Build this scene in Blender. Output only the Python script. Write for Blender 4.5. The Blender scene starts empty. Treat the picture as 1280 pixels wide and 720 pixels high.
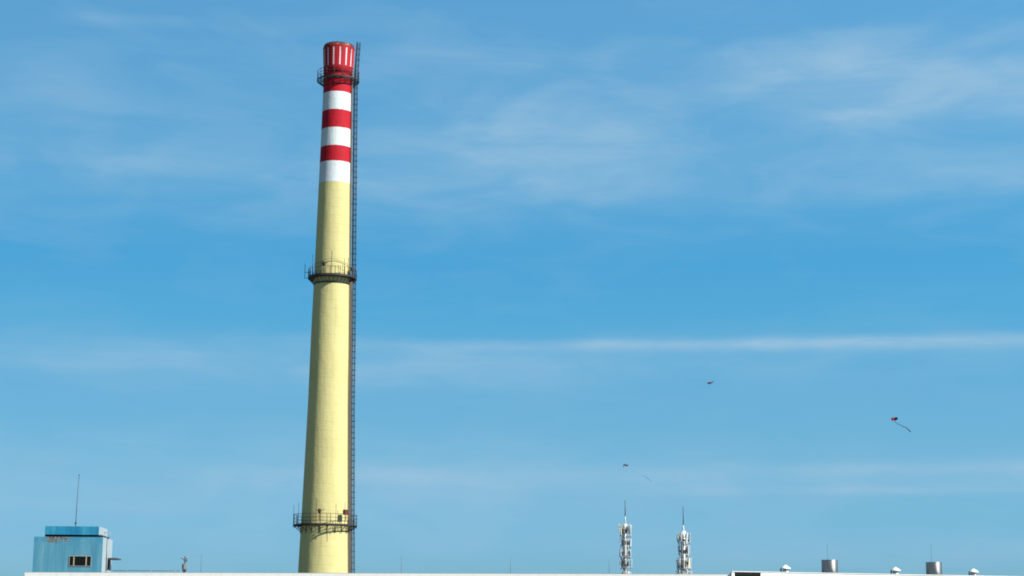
import bpy, math, random
from mathutils import Matrix, Vector
R = math.radians
random.seed(7)
S = bpy.context.scene
COL = S.collection

# ------------------------------------------------------------------ camera
F, CX, CY = 2200.0, 640.0, 360.0
PITCH, ROLL = R(10.83), 0.0045
CAM = Vector((0, 0, 1.7))
ROT = Matrix.Rotation(R(90) + PITCH, 3, 'X') @ Matrix.Rotation(ROLL, 3, 'Z')
cd = bpy.data.cameras.new("camera"); cam = bpy.data.objects.new("camera", cd); COL.objects.link(cam)
cam.matrix_world = Matrix.Translation(CAM) @ ROT.to_4x4()
cd.sensor_width = 36; cd.lens = 36 * F / 1280; cd.clip_start = 0.5; cd.clip_end = 20000
S.camera = cam
S.render.resolution_x, S.render.resolution_y = 1024, 576

# ------------------------------------------------------------------ sun and sky
SUN_AZ, SUN_EL = 121.0, 40.0          # azimuth clockwise from +Y
SUN_DIR = Vector((math.sin(R(SUN_AZ)) * math.cos(R(SUN_EL)), math.cos(R(SUN_AZ)) * math.cos(R(SUN_EL)), math.sin(R(SUN_EL))))
sd = bpy.data.lights.new("sun", 'SUN'); sd.energy = 5.0; sd.angle = R(0.5); sd.color = (1.0, 0.95, 0.87)
sun = bpy.data.objects.new("sun", sd); COL.objects.link(sun)
sun.rotation_euler = SUN_DIR.to_track_quat('Z', 'Y').to_euler()
SKY_STRENGTH = 0.07
S.view_settings.view_transform = 'Standard'; S.view_settings.look = 'None'
S.view_settings.gamma = 1; S.view_settings.use_curve_mapping = False
S.view_settings.exposure = 0.75
S.cycles.filter_width = 1.9
S.cycles.max_bounces = 6


def raydir(px, py):
    return ROT @ Vector(((px - CX) / F, (CY - py) / F, -1.0))


def at(px, py, Y):
    d = raydir(px, py)
    return CAM + d * (Y / d.y)


def at_z(px, py, z):
    d = raydir(px, py)
    return CAM + d * ((z - CAM.z) / d.z)


def scale(p):
    """metres per photo pixel at point p"""
    return -(ROT.transposed() @ (Vector(p) - CAM)).z / F


def az_el(px, py):
    d = raydir(px, py).normalized()
    return math.degrees(math.atan2(d.x, d.y)), math.degrees(math.asin(d.z))


# ------------------------------------------------------------------ node helpers
class NT:
    def __init__(s, nt):
        s.t = nt; nt.nodes.clear()

    def n(s, typ, **kw):
        nd = s.t.nodes.new(typ)
        for k, v in kw.items():
            setattr(nd, k, v)
        return nd

    def link(s, a, b):
        s.t.links.new(a, b)

    def put(s, sock, v):
        if hasattr(v, 'is_linked') or isinstance(v, bpy.types.NodeSocket):
            s.link(v, sock)
        else:
            sock.default_value = v

    def m(s, op, a, b=0.0, c=None, clamp=False):
        nd = s.n('ShaderNodeMath', operation=op, use_clamp=clamp)
        s.put(nd.inputs[0], a); s.put(nd.inputs[1], b)
        if c is not None:
            s.put(nd.inputs[2], c)
        return nd.outputs[0]

    def mix(s, f, a, b, blend='MIX'):
        nd = s.n('ShaderNodeMix', data_type='RGBA', blend_type=blend)
        s.put(nd.inputs[0], f)
        for i, v in ((6, a), (7, b)):
            if isinstance(v, tuple):
                nd.inputs[i].default_value = (*v[:3], 1)
            else:
                s.link(v, nd.inputs[i])
        return nd.outputs[2]

    def sep(s, v):
        nd = s.n('ShaderNodeSeparateXYZ'); s.link(v, nd.inputs[0]); return nd.outputs

    def comb(s, x, y, z):
        nd = s.n('ShaderNodeCombineXYZ')
        for i, v in enumerate((x, y, z)):
            s.put(nd.inputs[i], v)
        return nd.outputs[0]

    def noise(s, vec, sc=1.0, det=4.0, rough=0.55, dist=0.0):
        nd = s.n('ShaderNodeTexNoise')
        s.link(vec, nd.inputs['Vector'])
        nd.inputs['Scale'].default_value = sc; nd.inputs['Detail'].default_value = det
        nd.inputs['Roughness'].default_value = rough; nd.inputs['Distortion'].default_value = dist
        return nd.outputs[0]

    def vscale(s, vec, xyz, add=(0, 0, 0)):
        nd = s.n('ShaderNodeVectorMath', operation='MULTIPLY_ADD')
        s.link(vec, nd.inputs[0]); nd.inputs[1].default_value = xyz; nd.inputs[2].default_value = add
        return nd.outputs[0]

    def ramp(s, f, stops, interp='LINEAR'):
        nd = s.n('ShaderNodeValToRGB'); r = nd.color_ramp; r.interpolation = interp
        while len(r.elements) < len(stops):
            r.elements.new(0.5)
        for e, (p, c) in zip(r.elements, stops):
            e.position = p; e.color = (*c[:3], 1) if isinstance(c, tuple) else (c, c, c, 1)
        s.put(nd.inputs[0], f)
        return nd.outputs[0]

    def srange(s, f, a, b):
        nd = s.n('ShaderNodeMapRange', interpolation_type='SMOOTHSTEP')
        s.put(nd.inputs[0], f); nd.inputs[1].default_value = a; nd.inputs[2].default_value = b
        return nd.outputs[0]


# ------------------------------------------------------------------ world
W = bpy.data.worlds.new("World"); S.world = W; W.use_nodes = True
w = NT(W.node_tree)
sky = w.n('ShaderNodeTexSky', sky_type='NISHITA', sun_disc=False)
sky.sun_elevation = R(SUN_EL); sky.sun_rotation = R(SUN_AZ); sky.altitude = 100
sky.air_density = 1.0; sky.dust_density = 0.6; sky.ozone_density = 2.0
dirv = w.n('ShaderNodeTexCoord').outputs['Generated']
dx, dy, dz = w.sep(dirv)
azi = w.m('MULTIPLY', w.m('ARCTAN2', dx, dy), 57.2958)
ele = w.m('MULTIPLY', w.m('ARCSINE', dz), 57.2958)
# deep clear blue as in the photograph: grade of the sky by elevation
RAW = [(5, (1.393, 2.294, 3.832)), (100, (1.563, 2.557, 4.163)), (200, (1.793, 2.880, 4.537)), (330, (2.226, 3.466, 5.089)), (400, (2.557, 3.891, 5.438)),
       (500, (3.195, 4.630, 5.794)), (560, (3.704, 5.115, 5.854)), (620, (4.359, 5.582, 5.684)), (690, (5.1, 5.85, 5.05))]   # sky model at photo rows
WANT = [(92, 161, 209), (95, 164, 211), (94, 166, 212), (77, 162, 212), (86, 168, 213), (105, 174, 213), (112, 178, 213), (116, 180, 213), (120, 181, 211)]
lin = lambda c_: (c_ / 255 / 12.92) if c_ < 10.3 else ((c_ / 255 + 0.055) / 1.055) ** 2.4
KEXP = SKY_STRENGTH * 2 ** S.view_settings.exposure
stops = []
for (row, raw), wn_ in zip(RAW, WANT):
    stops.append((az_el(640, row)[1] / 40.0, tuple(lin(q) / (r_ * KEXP) / 2 for q, r_ in zip(wn_, raw))))
stops = sorted(stops)
g_hi = stops[-1][1]; stops.append((0.62, (g_hi[0] * 0.5, g_hi[1] * 0.42, g_hi[2] * 0.36)))
grade = w.ramp(w.m('DIVIDE', ele, 40.0, clamp=True), stops)
base = w.mix(1.0, sky.outputs[0], grade, 'MULTIPLY')
sc2 = w.n('ShaderNodeVectorMath', operation='SCALE'); w.link(base, sc2.inputs[0]); sc2.inputs['Scale'].default_value = 2.0
w.link(w.m('ADD', 2.0, w.m('MULTIPLY', w.m('MINIMUM', w.m('MAXIMUM', azi, -20.0), 20.0), 0.011)), sc2.inputs['Scale'])
base = sc2.outputs[0]
# cirrus: soft veils and thin streaks at fixed places of the sky dome
uv0 = w.comb(azi, ele, 0.0)
wn = w.noise(w.vscale(uv0, (0.12, 0.5, 1)), 1.0, 4, 0.55)
wn2 = w.noise(w.vscale(uv0, (0.3, 0.9, 1), (17, 5, 3)), 1.0, 5, 0.6)
u = w.m('ADD', azi, w.m('MULTIPLY', w.m('SUBTRACT', wn2, 0.5), 5.0))
v = w.m('ADD', ele, w.m('MULTIPLY', w.m('SUBTRACT', wn, 0.5), 1.5))
vs = w.m('ADD', ele, w.m('MULTIPLY', w.m('SUBTRACT', wn, 0.5), 0.28))
VEILS = [  # photo px centre, half size px, strength, thin?
    (1190, 105, 200, 50, .74, 0), (1030, 95, 90, 40, .34, 0), (1110, 140, 70, 18, .25, 0), (690, 165, 120, 45, .48, 0), (780, 150, 80, 22, .25, 0),
    (930, 232, 340, 32, .34, 0), (560, 195, 200, 45, .26, 0), (160, 215, 260, 48, .34, 0), (60, 110, 160, 30, .16, 0),
    (170, 22, 70, 10, .30, 0), (480, 75, 260, 40, .15, 0), (780, 70, 200, 20, .18, 0), (1220, 230, 120, 14, .22, 0),
    (200, 448, 420, 20, .42, 0), (600, 470, 300, 30, .16, 0),
    (1270, 424, 250, 7, .66, 1), (1000, 428, 160, 6, .40, 1), (800, 431, 240, 5.5, .40, 1), (560, 434, 190, 8, .24, 1), (1000, 445, 400, 20, .22, 0),
    (1180, 584, 230, 7, .46, 1), (1040, 613, 190, 5, .40, 1), (1250, 600, 160, 14, .25, 0), (740, 597, 260, 9, .28, 1),
    (850, 605, 420, 30, .24, 0), (180, 605, 420, 45, .34, 0), (520, 590, 200, 40, .20, 0), (640, 690, 900, 40, .22, 0), (1200, 690, 250, 12, .2, 1),
]
tot = None; thin_tot = None
for (px, py, sx, sy, st, thin) in VEILS:
    a0, e0 = az_el(px, py)
    k = 57.2958 / F
    du = w.m('MULTIPLY', w.m('SUBTRACT', u, a0), 1 / (sx * k))
    dv = w.m('MULTIPLY', w.m('SUBTRACT', vs if thin else v, e0), 1 / (sy * k))
    g = w.m('EXPONENT', w.m('MULTIPLY', w.m('ADD', w.m('MULTIPLY', du, du), w.m('MULTIPLY', dv, dv)), -0.7))
    g = w.m('MULTIPLY', g, st)
    if thin:
        thin_tot = g if thin_tot is None else w.m('ADD', thin_tot, g)
    else:
        tot = g if tot is None else w.m('ADD', tot, g)
streak = w.noise(w.vscale(uv0, (0.22, 2.6, 1), (3, 9, 0)), 1.0, 6, 0.6, 0.4)
soft = w.noise(w.vscale(uv0, (0.16, 0.55, 1), (31, 2, 0)), 1.0, 5, 0.55)
mott = w.srange(w.noise(w.vscale(uv0, (0.22, 0.70, 1), (11, 7, 2)), 1.0, 5, 0.50, 0.6), 0.33, 0.74)
fib = w.noise(w.comb(w.m('ADD', w.m('MULTIPLY', azi, 0.55), w.m('MULTIPLY', wn, 2.0)), w.m('ADD', w.m('MULTIPLY', ele, 3.6), w.m('MULTIPLY', azi, 0.10)), 4.0), 1.0, 6, 0.6, 0.5)
tex = w.m('ADD', w.m('ADD', w.m('MULTIPLY', streak, 0.25), w.m('MULTIPLY', fib, 0.40)), w.m('ADD', w.m('MULTIPLY', soft, 0.50), w.m('MULTIPLY', mott, 0.55)))
veil = w.m('ADD', w.m('MULTIPLY', w.m('MULTIPLY', tot, tex), 0.88),
           w.m('MULTIPLY', thin_tot, w.m('ADD', 0.20, w.m('ADD', w.m('MULTIPLY', fib, 0.75), w.m('MULTIPLY', mott, 0.25)))))
# the rest of the dome gets loose cirrus too
away = w.srange(w.m('ABSOLUTE', azi), 17.0, 24.0)
veil = w.m('ADD', veil, w.m('MULTIPLY', away, w.m('MULTIPLY', w.srange(soft, 0.45, 0.75), 0.15)))
veil = w.m('ADD', veil, w.m('MULTIPLY', w.m('SUBTRACT', streak, 0.45), 0.10), clamp=False)
hi_ = w.srange(ele, 8.5, 14.0)
veil = w.m('ADD', veil, w.m('MULTIPLY', w.m('SUBTRACT', mott, 0.42), w.m('ADD', 0.06, w.m('MULTIPLY', hi_, 0.11))))
veil = w.m('MINIMUM', w.m('MAXIMUM', veil, 0.0), 0.9)
CLOUD = tuple(lin(q) / KEXP for q in (160, 197, 222))
cloud = w.mix(veil, base, CLOUD)
bg = w.n('ShaderNodeBackground'); w.link(cloud, bg.inputs[0]); bg.inputs[1].default_value = SKY_STRENGTH
out = w.n('ShaderNodeOutputWorld'); w.link(bg.outputs[0], out.inputs[0])


# ------------------------------------------------------------------ materials
def mat(name):
    m = bpy.data.materials.new(name); m.use_nodes = True
    t = NT(m.node_tree)
    p = t.n('ShaderNodeBsdfPrincipled'); o = t.n('ShaderNodeOutputMaterial'); t.link(p.outputs[0], o.inputs[0])
    return m, t, p


def plain(name, col, rough=0.6, metal=0.0, var=0.12, nscale=3.0, bump=0.0, spec=0.4):
    m, t, p = mat(name)
    oc = t.n('ShaderNodeTexCoord').outputs['Object']
    nz = t.noise(oc, nscale, 5, 0.6)
    c = t.mix(nz, tuple(x * (1 - var) for x in col), tuple(min(1, x * (1 + var)) for x in col))
    t.link(c, p.inputs['Base Color'])
    p.inputs['Roughness'].default_value = rough; p.inputs['Metallic'].default_value = metal
    p.inputs['Specular IOR Level'].default_value = spec
    if bump:
        b = t.n('ShaderNodeBump'); b.inputs['Strength'].default_value = bump; b.inputs['Distance'].default_value = 0.05
        t.link(nz, b.inputs['Height']); t.link(b.outputs[0], p.inputs['Normal'])
    return m


M = {}
M['iron'] = plain('weathered_dark_iron', (0.035, 0.032, 0.035), 0.6, 0.3, 0.4, 2.0)
M['galv'] = plain('galvanised_steel', (0.20, 0.22, 0.24), 0.55, 0.5, 0.2, 4.0)
M['pipe'] = plain('brown_grey_conduit', (0.11, 0.09, 0.07), 0.7, 0.0, 0.3, 1.0)
M['rust'] = plain('rusty_red_metal', (0.075, 0.018, 0.014), 0.75, 0.0, 0.4, 5.0)
M['lampglass'] = plain('red_lamp_glass', (0.25, 0.01, 0.01), 0.2)
M['white'] = plain('white_paint', (0.80, 0.80, 0.78), 0.5, 0.0, 0.08, 1.5)
M['offwhite'] = plain('off_white_plastic', (0.60, 0.62, 0.62), 0.45, 0.0, 0.08, 3.0)
M['towerwhite'] = plain('greying_tower_paint', (0.58, 0.60, 0.60), 0.5, 0.0, 0.15, 2.0)
M['lightgrey'] = plain('pale_blue_grey_radome', (0.45, 0.50, 0.53), 0.45, 0.0, 0.15, 3.0)
M['cream'] = plain('cream_equipment_paint', (0.62, 0.60, 0.48), 0.5, 0.0, 0.1, 3.0)
M['grey'] = plain('grey_equipment_paint', (0.22, 0.24, 0.26), 0.55, 0.0, 0.15, 3.0)
M['dark'] = plain('dark_equipment_paint', (0.045, 0.05, 0.06), 0.55, 0.0, 0.25, 3.0)
M['black'] = plain('black_panel', (0.006, 0.007, 0.007), 0.7, 0.0, 0.2, 3.0, spec=0.15)
M['vent'] = plain('white_vent_cap', (0.72, 0.76, 0.78), 0.45, 0.0, 0.1, 3.0)
M['roofing'] = plain('grey_roof_membrane', (0.16, 0.16, 0.16), 0.9, 0.0, 0.25, 0.6)
M['frame'] = plain('cream_window_frame', (0.30, 0.28, 0.22), 0.6, 0.0, 0.2, 4.0)
M['pinkbeige'] = plain('beige_housing', (0.24, 0.20, 0.19), 0.6, 0.0, 0.15, 4.0)
M['kitered'] = plain('dark_red_kite_cloth', (0.26, 0.028, 0.025), 0.8, 0.0, 0.3, 6.0, spec=0.1)
M['kitedark'] = plain('near_black_kite_cloth', (0.045, 0.014, 0.016), 0.8, 0.0, 0.3, 6.0, spec=0.1)
M['kiteblue'] = plain('grey_blue_tail_ribbon', (0.05, 0.09, 0.13), 0.8, 0.0, 0.3, 6.0, spec=0.1)

# window glass: dark, glossy
m, t, p = mat('dark_window_glass'); p.inputs['Base Color'].default_value = (0.006, 0.008, 0.008, 1)
p.inputs['Roughness'].default_value = 0.35; p.inputs['Specular IOR Level'].default_value = 0.1; M['glass'] = m

# brushed stainless flue
m, t, p = mat('brushed_stainless_steel')
oc = t.n('ShaderNodeTexCoord').outputs['Object']
nz = t.noise(t.vscale(oc, (3, 3, 0.4)), 3.0, 5, 0.6)
t.link(t.mix(nz, (0.50, 0.51, 0.52), (0.60, 0.60, 0.60)), p.inputs['Base Color'])
p.inputs['Metallic'].default_value = 1.0; p.inputs['Anisotropic'].default_value = 0.85; p.inputs['Anisotropic Rotation'].default_value = 0.25
tg = t.n('ShaderNodeTangent', direction_type='RADIAL', axis='Z'); t.link(tg.outputs[0], p.inputs['Tangent'])
t.link(t.m('ADD', t.m('MULTIPLY', nz, 0.08), 0.64), p.inputs['Roughness']); M['steel'] = m

# ground
m, t, p = mat('dusty_concrete_yard')
oc = t.n('ShaderNodeTexCoord').outputs['Object']
n1 = t.noise(oc, 0.03, 6, 0.6); n2 = t.noise(oc, 4.0, 4, 0.7)
t.link(t.mix(t.m('MULTIPLY', n2, 0.6), t.ramp(n1, [(0.3, (0.055, 0.047, 0.035)), (0.7, (0.10, 0.085, 0.06))]), (0.12, 0.10, 0.075)), p.inputs['Base Color'])
p.inputs['Roughness'].default_value = 0.9; M['ground'] = m

# white sheet walls of the two low buildings: panel joints, dirt runs
def wall_mat(name, col, joint):
    m, t, p = mat(name)
    oc = t.n('ShaderNodeTexCoord').outputs['Object']
    x, y, z = t.sep(oc)
    stain = t.noise(t.vscale(oc, (1.2, 1.2, 0.15)), 1.0, 6, 0.65)
    blot = t.noise(oc, 0.35, 4, 0.6)
    c = t.mix(t.srange(stain, 0.45, 0.85), col, tuple(v_ * 0.78 for v_ in col))
    c = t.mix(t.m('MULTIPLY', blot, 0.35), c, (0.62, 0.60, 0.54))
    fr = t.m('FRACT', t.m('DIVIDE', x, joint))
    c = t.mix(t.m('MULTIPLY', t.m('LESS_THAN', fr, 0.014), 0.30), c, (0.35, 0.35, 0.33))
    t.link(c, p.inputs['Base Color']); p.inputs['Roughness'].default_value = 0.65
    return m


M['factorywall'] = wall_mat('white_factory_cladding', (0.80, 0.79, 0.76), 3.6)
M['hallwall'] = wall_mat('white_hall_cladding', (0.80, 0.79, 0.76), 4.2)

# chimney paint --------------------------------------------------------------
CH_Y = 300.0
base_c = at(404.3, 716, CH_Y)
CHX = base_c.x
TOCAM = math.degrees(math.atan2(-CHX, CH_Y))   # turn of the chimney's front towards the camera


def rdir(phi):
    a = R(phi + TOCAM)
    return Vector((math.sin(a), -math.cos(a), 0))


def zfront(py, half):
    """height and radius of the shaft where its front is seen at photo row py with half width half"""
    r = half * 0.138
    for _ in range(4):
        p_ = at(0.5 * (404.3 + 423.9), py, CH_Y - r)
        r = half * scale((CHX, CH_Y, p_.z))
    return p_.z, r


PROFILE_PX = [(716, 32.0), (640, 29.6), (500, 25.7), (420, 24.5), (300, 21.8), (200, 19.8), (110, 18.2), (96, 18.0)]
PROF = [zfront(*q) for q in PROFILE_PX]
z0_, r0_ = PROF[0]; z1_, r1_ = PROF[1]
PROF = [(-0.5, r0_ + (r0_ - r1_) / (z1_ - z0_) * (z0_ + 0.5))] + PROF


def rad(z):
    for (za, ra), (zb, rb) in zip(PROF, PROF[1:]):
        if z <= zb:
            return ra + (rb - ra) * (z - za) / (zb - za)
    return PROF[-1][1]


def zrow(py):
    z = zfront(py, 22)[0]
    for _ in range(4):
        z = at(414, py, CH_Y - rad(z)).z
    return z


Z_Y, Z_W3, Z_R2, Z_W2, Z_R1, Z_W1 = [zrow(q) for q in (226.8, 203.2, 181.8, 159.6, 137.2, 115.2)]
Z_P1, Z_P2, Z_P3 = zrow(95.5), zrow(342.5), zrow(654.5)
Z_CB, Z_CT, Z_TOP = zrow(90), zrow(55.5), zrow(51.5)
R_CB, R_CT, R_TOP = 18.3 * scale((CHX, CH_Y, Z_CB)), 19.9 * scale((CHX, CH_Y, Z_CT)), 17.9 * scale((CHX, CH_Y, Z_TOP))
YELLOW, RED, WHITE = (0.525, 0.475, 0.215), (0.37, 0.003, 0.014), (0.57, 0.63, 0.66)


def weather(t, oc, c, amt=1.0):
    x, y, z = t.sep(oc)
    runs = t.noise(t.vscale(oc, (1.6, 1.6, 0.10)), 1.0, 6, 0.68)
    blot = t.noise(t.vscale(oc, (0.5, 0.5, 0.22)), 1.0, 6, 0.6)
    fine = t.noise(t.vscale(oc, (1.0, 1.0, 5.0)), 1.0, 5, 0.7)
    c = t.mix(t.m('MULTIPLY', t.srange(runs, 0.50, 0.85), 0.35 * amt), c, t.mix(1.0, c, (0.62, 0.56, 0.42), 'MULTIPLY'))
    c = t.mix(t.m('MULTIPLY', t.srange(blot, 0.42, 0.80), 0.30 * amt), c, t.mix(1.0, c, (0.78, 0.76, 0.70), 'MULTIPLY'))
    return c, runs, blot, fine


def chimney_bump(t, p, oc, runs, blot, fine):
    x, y, z = t.sep(oc)
    ring = t.m('SUBTRACT', 1.0, t.srange(t.m('ABSOLUTE', t.m('SUBTRACT', t.m('FRACT', t.m('DIVIDE', z, 1.5)), 0.5)), 0.0, 0.03))
    h = t.m('ADD', t.m('MULTIPLY', blot, 1.2), t.m('ADD', t.m('MULTIPLY', runs, 0.6), t.m('MULTIPLY', fine, 0.35)))
    h = t.m('SUBTRACT', h, t.m('MULTIPLY', ring, 0.25))
    b = t.n('ShaderNodeBump'); b.inputs['Strength'].default_value = 0.5; b.inputs['Distance'].default_value = 0.16
    t.link(h, b.inputs['Height']); t.link(b.outputs[0], p.inputs['Normal'])
    return ring


m, t, p = mat('chimney_banded_paint')
oc = t.n('ShaderNodeTexCoord').outputs['Object']
x, y, z = t.sep(oc)
edge = t.noise(t.vscale(oc, (1.5, 1.5, 1.5)), 1.0, 5, 0.7)
zz = t.m('ADD', z, t.m('MULTIPLY', t.m('SUBTRACT', edge, 0.5), 0.30))
H = 120.0
band = t.ramp(t.m('DIVIDE', zz, H), [(0.0, YELLOW), (Z_Y / H, WHITE), (Z_W3 / H, RED), (Z_R2 / H, WHITE), (Z_W2 / H, RED), (Z_R1 / H, WHITE), (Z_W1 / H, RED)], 'CONSTANT')
c, runs, blot, fine = weather(t, oc, band, 1.35)
# rough repaired zone of the yellow paint above the middle platform: fine level scratches and flakes
zone = t.m('MULTIPLY', t.srange(z, Z_P2 + 1, Z_P2 + 6), t.m('SUBTRACT', 1.0, t.srange(z, Z_Y - 3, Z_Y + 0.2)))
flake = t.srange(t.noise(t.vscale(oc, (0.7, 0.7, 3.4)), 1.0, 7, 0.75), 0.53, 0.68)
c = t.mix(t.m('MULTIPLY', t.m('MULTIPLY', flake, zone), 0.55), c, (0.36, 0.31, 0.16))
pit = t.srange(t.noise(t.vscale(oc, (2.2, 2.2, 1.4)), 1.0, 6, 0.7), 0.66, 0.74)
c = t.mix(t.m('MULTIPLY', pit, 0.45), c, (0.34, 0.30, 0.20))
thin = t.srange(t.noise(t.vscale(oc, (4.0, 4.0, 0.12), (2, 9, 1)), 1.0, 4, 0.6), 0.56, 0.74)
for zp_, ln in ((Z_P3 - 0.6, 7.0), (Z_P2 - 1.2, 9.0)):
    fade = t.m('MULTIPLY', t.m('LESS_THAN', z, zp_), t.srange(z, zp_ - ln, zp_))
    c = t.mix(t.m('MULTIPLY', t.m('MULTIPLY', thin, fade), 0.38), c, (0.20, 0.13, 0.06))
ring = chimney_bump(t, p, oc, runs, blot, fine)
c = t.mix(t.m('MULTIPLY', ring, t.m('ADD', 0.10, t.m('MULTIPLY', zone, 0.14))), c, (0.25, 0.22, 0.14))
t.link(c, p.inputs['Base Color']); p.inputs['Roughness'].default_value = 0.75; p.inputs['Specular IOR Level'].default_value = 0.25
M['shaft'] = m
for nm, colr in (('crown_red_paint', RED), ('crown_white_stripe_paint', WHITE), ('sooty_rim_concrete', (0.17, 0.13, 0.10)), ('sooty_flue_lining', (0.02, 0.018, 0.016))):
    m, t, p = mat(nm)
    oc = t.n('ShaderNodeTexCoord').outputs['Object']
    c0 = t.mix(0.0, colr, colr)
    if nm.startswith('sooty_rim'):
        c0 = t.ramp(t.noise(oc, 1.1, 5, 0.7), [(0.34, (0.025, 0.02, 0.02)), (0.52, (0.09, 0.035, 0.03)), (0.70, (0.32, 0.24, 0.17))])
    c, runs, blot, fine = weather(t, oc, c0, 0.9)
    zc_ = t.sep(oc)[2]
    rim_streaks = t.m('MULTIPLY', t.srange(zc_, Z_CT - 3.2, Z_CT + 0.2), t.srange(t.noise(t.vscale(oc, (1.1, 1.1, 0.22), (5, 1, 0)), 1.0, 5, 0.6), 0.40, 0.70))  # dark streaks fading downwards from the rim
    c = t.mix(t.m('MULTIPLY', rim_streaks, 0.6), c, (0.03, 0.022, 0.02))
    chimney_bump(t, p, oc, runs, blot, fine)
    t.link(c, p.inputs['Base Color']); p.inputs['Roughness'].default_value = 0.7; p.inputs['Specular IOR Level'].default_value = 0.25
    M[nm] = m

# blue rendered stair house: streaked faded paint with flaked patches at the top
HOUSE_FLAKE = None


def house_paint(name, c_mid, c_lo, c_hi, flakes, W_, H_):
    m, t, p = mat(name)
    oc = t.n('ShaderNodeTexCoord').outputs['Object']
    x, y, z = t.sep(oc)
    runs = t.noise(t.vscale(oc, (1.5, 1.5, 0.10)), 1.0, 6, 0.65)
    runs2 = t.noise(t.vscale(oc, (5.0, 5.0, 0.25), (4, 4, 0)), 1.0, 5, 0.65)
    blot = t.noise(oc, 1.1, 6, 0.65)
    c = t.ramp(t.m('ADD', t.m('MULTIPLY', runs, 0.65), t.m('MULTIPLY', runs2, 0.35)), [(0.34, c_lo), (0.5, c_mid), (0.68, c_hi)])
    if flakes:
        top = t.srange(z, H_ * 0.62, H_ * 1.0)
        deep = t.srange(t.m('ADD', blot, t.m('MULTIPLY', top, 0.20)), 0.58, 0.70)
        c = t.mix(t.m('MULTIPLY', deep, t.m('MULTIPLY', top, 0.75)), c, (0.025, 0.19, 0.32))
        # flaked-off area below the roof block, left of centre
        xr = t.m('MULTIPLY', t.srange(x, W_ * 0.09, W_ * 0.24), t.m('SUBTRACT', 1.0, t.srange(x, W_ * 0.26, W_ * 1.05)))
        zr = t.m('MULTIPLY', t.srange(z, H_ * 0.66, H_ * 0.94), 1.0)
        fl = t.noise(oc, 1.9, 7, 0.7)
        msk = t.srange(t.m('ADD', fl, t.m('MULTIPLY', t.m('MULTIPLY', xr, zr), 0.30)), 0.69, 0.76)
        brown = t.ramp(t.noise(oc, 6.0, 4, 0.7), [(0.42, (0.03, 0.026, 0.025)), (0.54, (0.16, 0.135, 0.11)), (0.70, (0.40, 0.36, 0.29))])
        c = t.mix(t.m('MULTIPLY', msk, t.m('MULTIPLY', xr, zr)), c, brown)
        # darker, streaked line along the foot
        foot = t.m('SUBTRACT', 1.0, t.srange(z, 0.0, H_ * 0.14))
        c = t.mix(t.m('MULTIPLY', foot, t.m('MULTIPLY', runs2, 0.8)), c, (0.06, 0.16, 0.20))
    else:
        c = t.mix(t.m('MULTIPLY', t.srange(blot, 0.45, 0.7), 0.5), c, c_lo)
    b = t.n('ShaderNodeBump'); b.inputs['Strength'].default_value = 0.3; b.inputs['Distance'].default_value = 0.05
    t.link(blot, b.inputs['Height']); t.link(b.outputs[0], p.inputs['Normal'])
    t.link(c, p.inputs['Base Color']); p.inputs['Roughness'].default_value = 0.75; p.inputs['Specular IOR Level'].default_value = 0.2
    return m


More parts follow.
